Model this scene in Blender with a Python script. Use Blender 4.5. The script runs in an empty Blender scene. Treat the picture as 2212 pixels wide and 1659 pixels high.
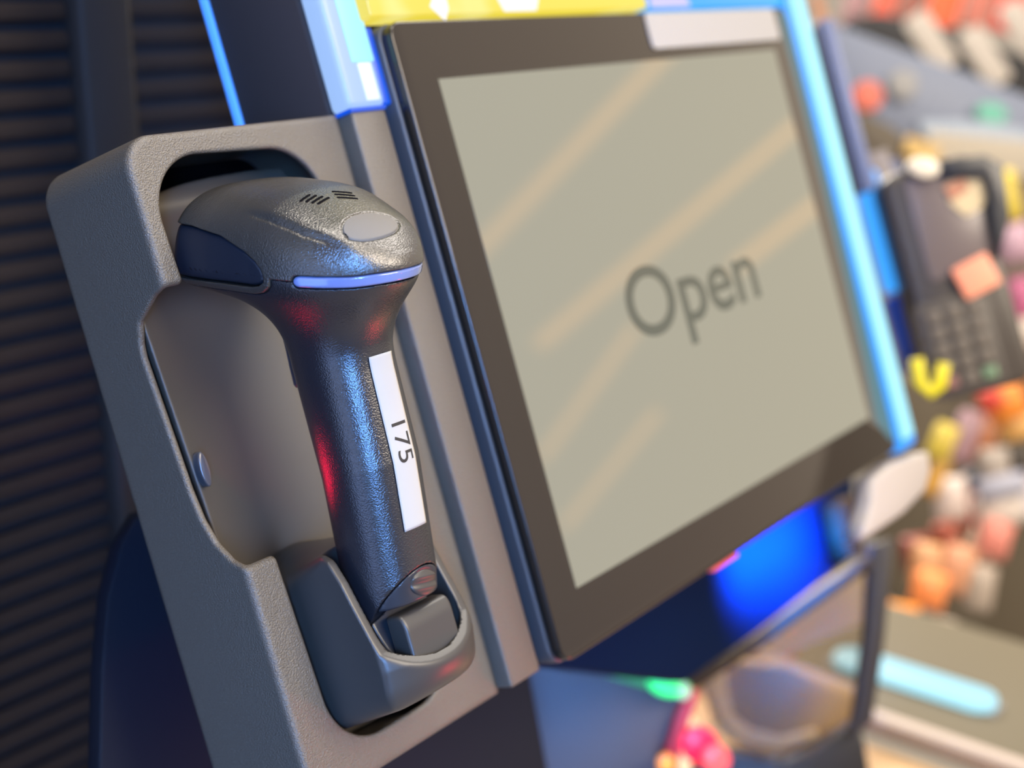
import bpy, bmesh, math, random
import numpy as np
from mathutils import Matrix, Vector

C = bpy.context.scene.collection
SC = bpy.context.scene

# ------------------------------------------------------------------ camera, world, lights, exposure
# kiosk frame: u right, v up along the screen, w out of the screen (metres); it leans back 20 degrees
TH = math.radians(20)
KM = Matrix(((1, 0, 0), (0, math.sin(TH), -math.cos(TH)), (0, math.cos(TH), math.sin(TH))))
KIOSK = KM.to_4x4()
RC = Matrix(((0.6137989, -0.26439071, 0.74387396), (-0.22503021, -0.96175793, -0.15615086), (0.75671151, -0.07154889, -0.64982186)))
CAM_K = Vector((-0.59988801, 0.02137621, 0.37923392))
F_PX = 2950.0
RIGHT, UP, BACK = KM @ Vector(RC[0]), -(KM @ Vector(RC[1])), -(KM @ Vector(RC[2]))
CAM = KM @ CAM_K
cd = bpy.data.cameras.new('camera'); cam = bpy.data.objects.new('camera', cd); C.objects.link(cam)
cam.matrix_world = Matrix(((RIGHT.x, UP.x, BACK.x, CAM.x), (RIGHT.y, UP.y, BACK.y, CAM.y), (RIGHT.z, UP.z, BACK.z, CAM.z), (0, 0, 0, 1)))
cd.sensor_width = 36.0; cd.lens = F_PX / 2212 * 36; cd.clip_start = 0.01; cd.clip_end = 60
cd.dof.use_dof = True; cd.dof.focus_distance = 0.478; cd.dof.aperture_fstop = 4.9
SC.camera = cam
SC.view_settings.view_transform = 'Standard'; SC.view_settings.look = 'None'
SC.view_settings.exposure = 0.0; SC.view_settings.gamma = 1.0; SC.view_settings.use_curve_mapping = False

wd = bpy.data.worlds.new('store_surroundings'); SC.world = wd; wd.use_nodes = True
nt = wd.node_tree; nt.nodes.clear()
wo = nt.nodes.new('ShaderNodeOutputWorld'); bg = nt.nodes.new('ShaderNodeBackground')
tc = nt.nodes.new('ShaderNodeTexCoord'); dp = nt.nodes.new('ShaderNodeVectorMath'); dp.operation = 'DOT_PRODUCT'
dp.inputs[1].default_value = Vector((0.8, -0.55, 0.25)).normalized()
cr = nt.nodes.new('ShaderNodeValToRGB'); mr = nt.nodes.new('ShaderNodeMapRange')
mr.inputs['From Min'].default_value = -1.0; mr.inputs['From Max'].default_value = 1.0
e = cr.color_ramp.elements
e[0].position = 0.12; e[0].color = (0.04, 0.045, 0.065, 1)
e[1].position = 0.95; e[1].color = (1.25, 1.02, 0.78, 1)
m_ = cr.color_ramp.elements.new(0.5); m_.color = (0.14, 0.14, 0.17, 1)
m_ = cr.color_ramp.elements.new(0.72); m_.color = (0.55, 0.46, 0.36, 1)
nt.links.new(tc.outputs['Generated'], dp.inputs[0]); nt.links.new(dp.outputs['Value'], mr.inputs['Value'])
nt.links.new(mr.outputs['Result'], cr.inputs['Fac']); nt.links.new(cr.outputs['Color'], bg.inputs['Color'])
bg.inputs['Strength'].default_value = 0.8; nt.links.new(bg.outputs[0], wo.inputs[0])

def area(name, pos, target, sx, sy, power, col, spread=180):
    l = bpy.data.lights.new(name, 'AREA'); l.shape = 'RECTANGLE'; l.size = sx; l.size_y = sy; l.energy = power; l.color = col; l.spread = math.radians(spread)
    o = bpy.data.objects.new(name, l); C.objects.link(o)
    p = KM @ Vector(pos); o.location = p
    d = (KM @ Vector(target)) - p
    o.rotation_euler = d.to_track_quat('-Z', 'Y').to_euler(); return o

area('shop_front_light', (0.0, 0.62, 2.1), (-0.2, 0, 0), 1.4, 1.0, 82, (1.0, 0.86, 0.69))
area('ceiling_light_warm', (-0.25, 1.7, 0.85), (-0.25, 0, 0), 0.8, 0.4, 30, (1.0, 0.91, 0.78))
area('blue_led_bar_light', (-0.93, -0.03, 0.72), (-0.26, -0.03, 0.02), 0.10, 0.85, 1.9, (0.17, 0.42, 1.0), 38)
area('ceiling_light_rear', (1.25, 1.05, -0.95), (-0.26, 0.06, 0.02), 1.1, 0.5, 80, (1.0, 0.90, 0.76))
area('blue_side_glow', (-1.2, -0.25, 0.0), (-0.3, -0.05, -0.04), 0.4, 0.5, 2.2, (0.30, 0.48, 1.0))
area('pale_side_light', (-1.5, 0.2, 0.15), (-0.3, -0.02, -0.04), 0.7, 0.9, 3.0, (0.66, 0.74, 1.0))  # unseen fill added from the left to lift the holder's side
area('red_scan_window_light', (-0.03, -0.34, 0.16), (-0.25, 0.0, 0.03), 0.05, 0.03, 0.36, (1.0, 0.02, 0.05))
area('red_aiming_light', (-0.290, -0.030, -0.034), (-0.262, -0.012, -0.006), 0.008, 0.02, 0.010, (1.0, 0.0, 0.05))  # added at the liner, stands in for the aiming light's bounce
area('background_shop_light', (2.2, 2.5, 1.1), (1.4, -0.2, -1.2), 1.4, 1.0, 78, (1.0, 0.93, 0.84))

def at(px, py, dist):
    """world point seen in direction (px, py) of the 2212 x 1659 frame, dist metres along the view axis"""
    return CAM + dist * ((px - 1106) / F_PX * RIGHT - (py - 829.5) / F_PX * UP - BACK)

# ------------------------------------------------------------------ materials
def mat(name, col, rough=0.5, metal=0.0, spec=0.5, emit=None, estr=0.0, coat=0.0, trans=0.0, alpha=1.0):
    m = bpy.data.materials.new(name); m.use_nodes = True
    b = m.node_tree.nodes['Principled BSDF']
    b.inputs['Base Color'].default_value = (*col, 1); b.inputs['Roughness'].default_value = rough
    b.inputs['Metallic'].default_value = metal; b.inputs['Specular IOR Level'].default_value = spec
    b.inputs['Coat Weight'].default_value = coat; b.inputs['Transmission Weight'].default_value = trans
    b.inputs['Alpha'].default_value = alpha
    if emit: b.inputs['Emission Color'].default_value = (*emit, 1); b.inputs['Emission Strength'].default_value = estr
    return m

def grain(m, scale=1500, strength=0.25, dist=0.0003, coljit=0.0, detail=2.0):
    t = m.node_tree; b = t.nodes['Principled BSDF']
    c = t.nodes.new('ShaderNodeTexCoord'); n = t.nodes.new('ShaderNodeTexNoise'); bu = t.nodes.new('ShaderNodeBump')
    n.inputs['Scale'].default_value = scale; n.inputs['Detail'].default_value = detail
    bu.inputs['Strength'].default_value = strength; bu.inputs['Distance'].default_value = dist
    t.links.new(c.outputs['Object'], n.inputs['Vector']); t.links.new(n.outputs['Fac'], bu.inputs['Height'])
    t.links.new(bu.outputs['Normal'], b.inputs['Normal'])
    return m

M = {}
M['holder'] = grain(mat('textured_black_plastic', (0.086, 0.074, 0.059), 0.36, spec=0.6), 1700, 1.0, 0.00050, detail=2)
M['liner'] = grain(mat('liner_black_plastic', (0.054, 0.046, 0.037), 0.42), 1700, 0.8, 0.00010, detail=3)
M['scan'] = grain(mat('scanner_black_plastic', (0.011, 0.012, 0.016), 0.26, spec=0.85), 1700, 1.0, 0.00017, detail=2)
M['scantop'] = grain(mat('scanner_cover_plastic', (0.030, 0.028, 0.025), 0.25, spec=1.0), 1700, 1.0, 0.00022, detail=2)
M['scansmooth'] = grain(mat('smooth_black_plastic', (0.020, 0.022, 0.028), 0.30), 900, 0.05, 0.0001)
M['rubber'] = mat('dark_blue_black_rubber', (0.006, 0.009, 0.017), 0.45)
M['cup'] = grain(mat('cup_black_plastic', (0.034, 0.032, 0.030), 0.40, spec=0.5), 1800, 0.15, 0.00012)
M['grey_oval'] = mat('matt_grey_badge', (0.13, 0.122, 0.110), 0.6, spec=0.2)
M['black'] = mat('deep_black', (0.002, 0.002, 0.003), 0.8, spec=0.05)
M['clear'] = mat('clear_led_window', (0.13, 0.18, 0.38), 0.12, spec=0.8, coat=0.8)
M['label'] = mat('white_paper_label', (0.34, 0.34, 0.32), 0.6, spec=0.2)
M['ink'] = mat('black_ink', (0.012, 0.012, 0.012), 0.6)
M['bezel'] = mat('black_screen_glass', (0.018, 0.014, 0.011), 0.06, spec=0.5)
M['monside'] = mat('dark_grey_monitor_shell', (0.05, 0.05, 0.055), 0.35)
M['kiosk'] = mat('dark_grey_kiosk_plastic', (0.040, 0.031, 0.030), 0.7, spec=0.12)
M['dimple'] = mat('clear_rubber_pad', (0.06, 0.06, 0.07), 0.15, coat=0.5)

# ------------------------------------------------------------------ helpers
def link(ob, parent=None):
    C.objects.link(ob)
    if parent: ob.parent = parent
    return ob

def tag(o, label=None, cat=None, group=None, kind=None):
    if label: o['label'] = label
    if cat: o['category'] = cat
    if group: o['group'] = group
    if kind: o['kind'] = kind
    return o

def thing(name, label, cat, base=(0, 0, 0), group=None, frame=KIOSK):
    o = bpy.data.objects.new(name, None); o.empty_display_size = 0.02
    C.objects.link(o); o.matrix_world = frame @ Matrix.Translation(Vector(base))
    tag(o, label, cat, group); BASES[o.name] = Vector(base); return o
BASES = {}

def root_base(p):
    b = Vector((0, 0, 0))
    while p is not None:
        if p.name in BASES: b = b + BASES[p.name]
        p = p.parent
    return b

def put(name, me, m, parent=None, frame=KIOSK):
    """mesh in frame coordinates -> object; a child keeps coordinates relative to its thing's base"""
    if m is not None and not me.materials: me.materials.append(m)
    o = bpy.data.objects.new(name, me)
    C.objects.link(o)
    if parent:
        me.transform(Matrix.Translation(-root_base(parent))); o.parent = parent
    else:
        # origin at the centre of the mesh bounds' bottom
        vs = np.array([v.co[:] for v in me.vertices]); c = Vector(((vs[:, 0].min() + vs[:, 0].max()) / 2, (vs[:, 1].min() + vs[:, 1].max()) / 2, (vs[:, 2].min() + vs[:, 2].max()) / 2))
        me.transform(Matrix.Translation(-c)); o.matrix_world = frame @ Matrix.Translation(c)
    return o

def bmesh_to(name, bm, smooth=False, bev=0.0, segs=2):
    if bev > 0:
        es = [e for e in bm.edges if len(e.link_faces) == 2 and e.calc_face_angle(0) > 0.6]
        if es: bmesh.ops.bevel(bm, geom=es, offset=bev, segments=segs, profile=0.5, affect='EDGES', clamp_overlap=True)
    me = bpy.data.meshes.new(name); bm.to_mesh(me); bm.free()
    for p in me.polygons: p.use_smooth = smooth
    return me

def box(x0, x1, y0, y1, z0, z1, bev=0.0, segs=2, name='box'):
    bm = bmesh.new(); bmesh.ops.create_cube(bm, size=1)
    for v in bm.verts: v.co = Vector(((x0 + x1) / 2 + v.co.x * (x1 - x0), (y0 + y1) / 2 + v.co.y * (y1 - y0), (z0 + z1) / 2 + v.co.z * (z1 - z0)))
    return bmesh_to(name, bm, bev > 0, bev, segs)

def prism(pts, z0, z1, bev=0.0, segs=2, axis='w', name='prism', smooth=None):
    """extruded outline; pts are (u, v) for axis w, (v, w) for axis u"""
    bm = bmesh.new()
    def P(a, b, c): return Vector((a, b, c)) if axis == 'w' else Vector((c, a, b))
    A = [bm.verts.new(P(a, b, z1)) for a, b in pts]; B = [bm.verts.new(P(a, b, z0)) for a, b in pts]
    bm.faces.new(A); bm.faces.new(B[::-1]); n = len(pts)
    for i in range(n): bm.faces.new((A[i], B[i], B[(i + 1) % n], A[(i + 1) % n]))
    bmesh.ops.recalc_face_normals(bm, faces=bm.faces)
    if bev > 0:
        ring = [e for e in bm.edges if (e.verts[0] in A and e.verts[1] in A) or (e.verts[0] in B and e.verts[1] in B)]
        bmesh.ops.bevel(bm, geom=ring, offset=bev, segments=segs, profile=0.5, affect='EDGES', clamp_overlap=True)
    me = bmesh_to(name, bm, bev > 0 if smooth is None else smooth)
    return me

def rrect(x0, x1, y0, y1, r, n=6):
    out = []
    for cx, cy, a0 in ((x1 - r, y1 - r, 0), (x0 + r, y1 - r, 90), (x0 + r, y0 + r, 180), (x1 - r, y0 + r, 270)):
        for i in range(n + 1):
            a = math.radians(a0 + 90 * i / n); out.append((cx + r * math.cos(a), cy + r * math.sin(a)))
    return out

def text_mesh(s, size, name='text', extrude=0.0):
    cu = bpy.data.curves.new(name, 'FONT'); cu.body = s; cu.size = size; cu.extrude = extrude; cu.offset = 0.012 * size if s == 'Open' else 0.0; cu.align_x = 'LEFT'
    o = bpy.data.objects.new(name, cu); C.objects.link(o); bpy.context.view_layer.update()
    me = bpy.data.meshes.new_from_object(o.evaluated_get(bpy.context.evaluated_depsgraph_get()))
    bpy.data.objects.remove(o); return me

# ------------------------------------------------------------------ signed distance fields, meshed with surface nets (millimetres)
#SDF-BEGIN
US = -261.0                                  # the hand scanner's symmetry plane
TA = math.radians(24); CT, ST_ = math.cos(TA), math.sin(TA)
OV, OW = 37.1, 61.8                          # rear tip of the scanner's head (v, w)

def smin(a, b, k):
    h = np.maximum(k - np.abs(a - b), 0) / k
    return np.minimum(a, b) - h * h * k * 0.25
def smax(a, b, k): return -smin(-a, -b, k)

def head_frame(u, v, w):
    dv, dw = v - OV, w - OW
    return u - US + 1.2, dv * ST_ - dw * CT - 3.6, dv * CT + dw * ST_        # s, n (towards the nose), t (up)

def head_zs(n): return -4.6 - 0.12 * np.clip(n, -20, 110)
def sd_head(u, v, w):
    s, n, t = head_frame(u, v, w)
    a = np.interp(n, [0, 45, 65, 98], [31.5, 31.5, 33, 33])
    zs = head_zs(n)
    tt = lambda x: np.interp(x, [-10, 0, 10, 24, 44, 65, 85, 100], [6.0, 8.0, 10.8, 14.0, 17.4, 17.0, 12.5, 7.0])
    top = (tt(n - 9) + tt(n - 4.5) + tt(n) + tt(n + 4.5) + tt(n + 9)) / 5
    hu = top - zs
    hb = np.interp(n, [0, 45, 75, 100], [20, 18, 13, 11])
    rr = np.maximum(0, (50 - n) / 51)
    rho = ((np.abs(s) / a) ** 2.0 + rr ** 2.0)
    dt = t - zs
    ku, kb = 2.8, 2.1
    q = np.where(dt > 0, (rho ** (ku / 2.0) + (np.abs(dt) / hu) ** ku) ** (1 / ku), (rho ** (kb / 2.0) + (np.abs(dt) / hb) ** kb) ** (1 / kb))
    d = (q - 1) * np.where(dt > 0, 17.0, 14.0)
    return smax(d, n - 89, 9.0)

def handle_axis(v):
    wc = np.interp(v, [-110, -95, -73, -29, 13, 40, 60], [-1.5, 1.0, 5.8, 12.2, 13.6, 17.0, 20.0])
    b = np.interp(v, [-110, -95, -73, -29, 13, 40], [15.5, 16.5, 18.0, 18.4, 19.4, 20.0])
    a = np.interp(v, [-110, -95, -73, -29, 13, 40], [14.5, 15.5, 16.5, 17.5, 17.0, 17.0])
    return wc, a, b
def sd_handle(u, v, w):
    wc, a, b = handle_axis(v)
    k = 2.25
    q = ((np.abs(u - US) / a) ** k + (np.abs(w - wc) / b) ** k) ** (1 / k)
    d = (q - 1) * 16.5
    d = smax(d, v - 44, 8)
    return smax(d, -100 - v, 5)
def sd_grip_bumps(u, v, w):
    # finger swell on the front (recess side) of the handle
    return np.sqrt((u - US) ** 2 / 1.2 + (v + 2) ** 2 / 2.2 + (w + 1.0) ** 2) - 10.5
def sd_body(u, v, w):
    d = smin(sd_head(u, v, w), sd_handle(u, v, w), 15.0)
    return d
#SDF-END

def surface_nets(f, lo, hi, h):
    """mesh the zero level of f(u, v, w) inside the box lo..hi with cells of h; vertices are pulled onto the surface"""
    ax = [np.arange(lo[i], hi[i] + h, h) for i in range(3)]
    G = np.meshgrid(*ax, indexing='ij'); F = f(*G).astype(np.float64)
    nx, ny, nz = F.shape; cells = (nx - 1, ny - 1, nz - 1)
    acc = np.zeros(cells + (3,)); cnt = np.zeros(cells)
    corners = [(0, 0, 0), (1, 0, 0), (0, 1, 0), (1, 1, 0), (0, 0, 1), (1, 0, 1), (0, 1, 1), (1, 1, 1)]
    sl = lambda c: F[c[0]:c[0] + nx - 1, c[1]:c[1] + ny - 1, c[2]:c[2] + nz - 1]
    for i in range(8):
        for k in range(3):
            if corners[i][k] == 0:
                c2 = list(corners[i]); c2[k] = 1
                A, B = sl(corners[i]), sl(c2); msk = (A < 0) != (B < 0)
                t = np.where(msk, A / np.where(msk, A - B, 1), 0)
                for j in range(3):
                    acc[..., j] += np.where(msk, corners[i][j] + (t if j == k else 0), 0)
                cnt += msk
    has = cnt > 0
    idx = -np.ones(cells, int); idx[has] = np.arange(has.sum())
    ijk = np.argwhere(has); P = (acc[has] / cnt[has][:, None] + ijk) * h + np.array([a[0] for a in ax])
    quads = []
    for k in range(3):
        a, b = [(1, 2), (2, 0), (0, 1)][k]
        A = F; sh = [slice(None)] * 3; sh[k] = slice(0, -1); sh2 = [slice(None)] * 3; sh2[k] = slice(1, None)
        s0, s1 = F[tuple(sh)] < 0, F[tuple(sh2)] < 0
        e = np.argwhere(s0 != s1)
        ok = (e[:, a] > 0) & (e[:, b] > 0) & (e[:, a] < F.shape[a] - 1) & (e[:, b] < F.shape[b] - 1); e = e[ok]
        flip = s0[tuple(e.T)]
        def cell(da, db):
            q = e.copy(); q[:, a] -= da; q[:, b] -= db; return idx[tuple(q.T)]
        q = np.stack([cell(1, 1), cell(0, 1), cell(0, 0), cell(1, 0)], 1)
        q = np.where(flip[:, None], q, q[:, ::-1]); quads.append(q)
    Q = np.concatenate(quads)
    def grad(P, eps=0.05):
        g = np.stack([f(*(P + eps * d).T) - f(*(P - eps * d).T) for d in np.eye(3)], 1) / (2 * eps); return g
    for _ in range(3):
        g = grad(P); val = f(*P.T); stp = -val[:, None] * g / np.maximum((g * g).sum(1), 0.15)[:, None]
        L = np.linalg.norm(stp, axis=1, keepdims=True); stp *= np.minimum(1, 0.5 * h / np.maximum(L, 1e-9)); P = P + stp
    g = grad(P, 0.12); g /= np.maximum(np.linalg.norm(g, axis=1), 1e-9)[:, None]
    return P, Q, g

def sdf_mesh(name, f, lo, hi, h):
    P, Q, N = surface_nets(f, lo, hi, h)
    me = bpy.data.meshes.new(name)
    me.vertices.add(len(P)); me.vertices.foreach_set('co', (P / 1000).ravel())
    me.loops.add(Q.size); me.loops.foreach_set('vertex_index', Q.ravel().astype(np.int32))
    me.polygons.add(len(Q)); me.polygons.foreach_set('loop_start', np.arange(0, Q.size, 4, dtype=np.int32))
    me.update(calc_edges=True); me.validate()
    me.polygons.foreach_set('use_smooth', np.ones(len(me.polygons), bool))
    try: me.normals_split_custom_set_from_vertices([tuple(n) for n in N])
    except Exception as ex: print('normals', ex)
    return me

def sd_box(x, y, z, x0, x1, y0, y1, z0, z1, r=0.0):
    qx = np.abs(x - (x0 + x1) / 2) - (x1 - x0) / 2 + r; qy = np.abs(y - (y0 + y1) / 2) - (y1 - y0) / 2 + r; qz = np.abs(z - (z0 + z1) / 2) - (z1 - z0) / 2 + r
    return np.sqrt(np.maximum(qx, 0) ** 2 + np.maximum(qy, 0) ** 2 + np.maximum(qz, 0) ** 2) + np.minimum(np.maximum(qx, np.maximum(qy, qz)), 0) - r
def sd_rr(x, y, x0, x1, y0, y1, r):
    qx = np.abs(x - (x0 + x1) / 2) - (x1 - x0) / 2 + r; qy = np.abs(y - (y0 + y1) / 2) - (y1 - y0) / 2 + r
    return np.sqrt(np.maximum(qx, 0) ** 2 + np.maximum(qy, 0) ** 2) + np.minimum(np.maximum(qx, qy), 0) - r
def sd_poly(x, y, pts):
    d = np.full(np.shape(x), 1e9); s = np.ones(np.shape(x)); n = len(pts); j = n - 1
    for i in range(n):
        xi, yi = pts[i]; xj, yj = pts[j]; ex, ey = xj - xi, yj - yi; wx, wy = x - xi, y - yi
        t = np.clip((wx * ex + wy * ey) / (ex * ex + ey * ey), 0, 1)
        d = np.minimum(d, (wx - ex * t) ** 2 + (wy - ey * t) ** 2)
        c1, c2, c3 = y >= yi, y < yj, ex * wy > ey * wx
        s = np.where((c1 & c2 & c3) | (~c1 & ~c2 & ~c3), -s, s); j = i
    return s * np.sqrt(d)

#PART2

# ------------------------------------------------------------------ setting
def slat_wall():
    Y0, X0, X1 = 0.30, -1.5, 0.12
    o = put('wall_back', box(X0, X1, Y0 + 0.012, Y0 + 0.03, -1.2, 1.1), mat('wall_backing', (0.022, 0.022, 0.026), 0.8, spec=0.2), frame=Matrix.Identity(4)); tag(o, kind='structure')
    m = grain(mat('dark_slat_plastic', (0.024, 0.018, 0.0165), 0.75, spec=0.12), 300, 0.1)
    bm = bmesh.new(); pitch = 0.01508; z = 0.1204 + pitch * 30.5
    Xm = -0.700
    while z > -0.55:
        for xa, xb in ((X0, MULL[0]), (MULL[1], X1)):
            r = bmesh.ops.create_cube(bm, size=1)
            for v in r['verts']:
                dy = 0.0 if v.co.z < 0 else 0.006
                v.co = Vector(((xa + xb) / 2 + v.co.x * (xb - xa), Y0 + 0.006 + (0.004 if xa > -0.5 else 0) + 0.003 + v.co.y * 0.006 + dy * 0.3, z + v.co.z * pitch * 0.64))
        z -= pitch
    me = bmesh_to('slats', bm, True, 0.0015, 2)
    s = put('trim_1', me, m, frame=Matrix.Identity(4)); tag(s, kind='structure')
    p = put('trim_2', box(MULL[0], MULL[1], Y0 - 0.004, Y0 + 0.012, -1.2, 1.1, 0.003), mat('dark_mullion', (0.022, 0.020, 0.021), 0.65, spec=0.25), frame=Matrix.Identity(4)); tag(p, kind='structure')
MULL = (-0.1455, -0.1120)
slat_wall()
fl = put('floor', box(-3, 7, -3, 6, -1.25, -1.2), grain(mat('store_floor', (0.30, 0.28, 0.25), 0.35), 6, 0.05), frame=Matrix.Identity(4)); tag(fl, kind='structure')
bw_ = put('wall_far', box(3.0, 6.9, 4.2, 4.3, -1.2, 2.5), grain(mat('far_wall', (0.30, 0.27, 0.24), 0.8), 3, 0.05), frame=Matrix.Identity(4)); tag(bw_, kind='structure')

# ------------------------------------------------------------------ kiosk column with its light bars
CAP_OUTLINE = [(0.1378, -0.1488), (0.1665, -0.1468), (0.2198, -0.1539), (0.2155, -0.1667), (0.2024, -0.1753), (0.1646, -0.1789), (0.1303, -0.1783), (0.104, -0.1764), (0.1183, -0.1673), (0.1296, -0.1594)]
kiosk = thing('self_checkout_kiosk', 'dark self-checkout column with blue light bars, carrying the touchscreen and the scanner holder', 'self-checkout kiosk', (0, 0, -0.04))
put('housing', box(-0.200, 0.196, -0.143, 0.30, -0.073, -0.020, 0.002), M['kiosk'], kiosk)
put('side_trim', box(-0.200, -0.180, -0.1405, 0.1045, -0.0198, -0.008, 0.0015, 3), M['holder'], kiosk)
LED_B = mat('blue_led_diffuser', (0.0, 0.05, 0.2), 0.4, emit=(0.03, 0.34, 0.95), estr=1.0)
LED_C = mat('cyan_led_core', (0.02, 0.05, 0.06), 0.4, emit=(0.36, 0.84, 1.0), estr=1.1)
LED_P = mat('pale_blue_diffuser', (0.05, 0.05, 0.06), 0.4, emit=(0.34, 0.54, 0.94), estr=0.95)
LED_W = mat('white_led_end', (0.1, 0.1, 0.1), 0.4, emit=(0.72, 0.86, 1.0), estr=1.0)
LED_D = mat('deep_blue_plastic', (0.0, 0.01, 0.05), 0.4, emit=(0.0, 0.10, 0.9), estr=0.8)
lb = put('light_bar', box(-0.2002, -0.1785, 0.1055, 0.30, -0.0198, -0.0075, 0.003, 3), LED_P, kiosk); tag(lb, 'pale blue light bar')
put('light_core', box(-0.1925, -0.1797, 0.124, 0.30, -0.0080, -0.0068, 0.0005), LED_C, lb)
put('light_end', box(-0.1900, -0.1825, 0.108, 0.1235, -0.0080, -0.0066, 0.0005), LED_W, lb)
put('light_rim', box(-0.2006, -0.1800, 0.1042, 0.1056, -0.034, -0.0074), LED_D, lb)
put('edge_light', box(-0.2012, -0.1990, 0.09, 0.30, -0.0762, -0.0728), mat('blue_edge_led', (0.1, 0.3, 0.8), 0.4, emit=(0.05, 0.27, 0.95), estr=0.75), kiosk)
put('inner_light_panel', box(-0.1792, -0.1745, 0.106, 0.1385, -0.0198, -0.0085, 0.001), LED_D, kiosk)
rb = put('light_bar', box(0.1835, 0.2100, -0.1455, 0.30, -0.030, 0.0002, 0.004, 3), LED_B, kiosk); tag(rb, 'long bright cyan light bar right of the touchscreen')
put('light_core', box(0.1875, 0.2045, -0.138, 0.30, -0.0002, 0.0022, 0.001), LED_C, rb)
cap = prism(CAP_OUTLINE, -0.012, 0.0015, 0.003, 3)
put('light_bar_cap', cap, mat('light_grey_cap', (0.36, 0.33, 0.32), 0.5), kiosk)
put('support_post', prism([(0.3087, -0.2046), (0.339, -0.2063), (0.3307, -0.2522), (0.3015, -0.2453)], -0.135, -0.120, 0.002), mat('brown_grey_post', (0.05, 0.032, 0.018), 0.8, spec=0.1), kiosk)
# lower recess panel: navy; an added blue lamp stands in for its own glow
put('lower_panel', prism([(-0.06, -0.18), (0.12, -0.14), (0.38, -0.20), (0.352, -0.2578), (0.177, -0.2594), (0.0916, -0.2564), (-0.0283, -0.1971)], -0.155, -0.140, 0.002), mat('navy_panel', (0.001, 0.007, 0.030), 0.6, spec=0.05), kiosk)
bl = bpy.data.lights.new('under_screen_blue_lamp', 'AREA'); bl.shape = 'RECTANGLE'; bl.size = 0.11; bl.size_y = 0.04; bl.energy = 3.4; bl.spread = math.radians(110); bl.color = (0.0, 0.16, 1.0)
blo = bpy.data.objects.new('under_screen_blue_lamp', bl); C.objects.link(blo); blo.location = KM @ Vector((0.225, -0.205, -0.100))
blo.rotation_euler = ((KM @ Vector((0.235, -0.218, -0.15))) - blo.location).to_track_quat('-Z', 'Y').to_euler()
# lower front plastic below the holder
put('lower_shell', prism([(-0.2594, -0.0322), (-0.2728, -0.0428), (-0.2859, -0.0615), (-0.2988, -0.0899), (-0.3185, -0.143), (-0.345, -0.22), (-0.06, -0.30), (-0.045, -0.18), (-0.19, -0.12), (-0.21, -0.035)], -0.150, -0.140, 0.001, 2), mat('navy_lower_shell', (0.006, 0.008, 0.015), 0.6, spec=0.15), kiosk)

# ------------------------------------------------------------------ touchscreen
mon = thing('touchscreen_monitor', 'flat touchscreen with black glass bezel showing the word Open', 'monitor', (0.0035, -0.0017, -0.006))
gl = put('bezel', prism(rrect(-0.1735, 0.1805, -0.1410, 0.1380, 0.007), -0.006, 0.0, 0.0008, 2), M['bezel'], mon)
put('back_shell', prism(rrect(-0.1745, 0.1815, -0.1420, 0.1390, 0.0075), -0.020, -0.0061, 0.001, 2), M['monside'], mon)
dm = mat('lit_display', (0.03, 0.03, 0.028), 0.03, spec=0.5, emit=(0.30, 0.29, 0.215), estr=1.0)
t_ = dm.node_tree; b_ = t_.nodes['Principled BSDF']
disp = put('display', prism([(-0.1530, -0.1140), (0.1525, -0.1145), (0.1525, 0.1130), (-0.1520, 0.1125)], 0.0, 0.0002), dm, mon)
tm = text_mesh('Open', 0.0475)
vs = np.array([v.co[:] for v in tm.vertices]); w0, h0 = vs[:, 0].max() - vs[:, 0].min(), 0.0475
for v in tm.vertices: v.co = Vector(((v.co.x - vs[:, 0].min()) / w0 * 0.127 - 0.0625, v.co.y * 1.02 - 0.0217, 0.0003))
tx = put('open_text', tm, mat('dark_green_grey_letters', (0.03, 0.035, 0.03), 0.2, emit=(0.040, 0.050, 0.036), estr=1.0), disp)
st = put('blank_sticker', prism(rrect(0.0205, 0.1625, 0.1185, 0.1375, 0.003), 0.0, 0.0006), mat('white_sticker', (0.29, 0.285, 0.285), 0.5), mon); tag(st, 'blank white strip on the upper right bezel')
put('status_light', box(-0.045, -0.020, -0.1440, -0.1418, -0.006, -0.002, 0.0006), mat('small_red_lamp', (0.4, 0.05, 0.05), 0.4, emit=(0.5, 0.07, 0.07), estr=0.7), mon)

# ------------------------------------------------------------------ advertising screen above
ads = thing('advertising_screen', 'lit upper screen edge in yellow and white, ending in blue, above the touchscreen', 'screen', (0, 0.15, -0.01))
ym = mat('lit_yellow_advert', (0.05, 0.05, 0.02), 0.3, emit=(0.86, 0.70, 0.075), estr=1.0)
t_ = ym.node_tree; b_ = t_.nodes['Principled BSDF']; c_ = t_.nodes.new('ShaderNodeTexCoord'); n_ = t_.nodes.new('ShaderNodeTexNoise'); n_.inputs['Scale'].default_value = 22; n_.inputs['Detail'].default_value = 1.5
r_ = t_.nodes.new('ShaderNodeValToRGB'); r_.color_ramp.elements[0].position = 0.52; r_.color_ramp.elements[0].color = (0.84, 0.68, 0.06, 1); r_.color_ramp.elements[1].position = 0.62; r_.color_ramp.elements[1].color = (0.88, 0.78, 0.22, 1)
t_.links.new(c_.outputs['Object'], n_.inputs['Vector']); t_.links.new(n_.outputs['Fac'], r_.inputs['Fac']); t_.links.new(r_.outputs['Color'], b_.inputs['Emission Color'])
yp = put('advert_picture', box(-0.1815, 0.0275, 0.1405, 0.30, -0.014, -0.0005, 0.0008), ym, ads); tag(yp, 'yellow picture with white shapes')
wm = mat('lit_white_shape', (0.05, 0.05, 0.05), 0.4, emit=(0.93, 0.92, 0.93), estr=1.0)
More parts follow.
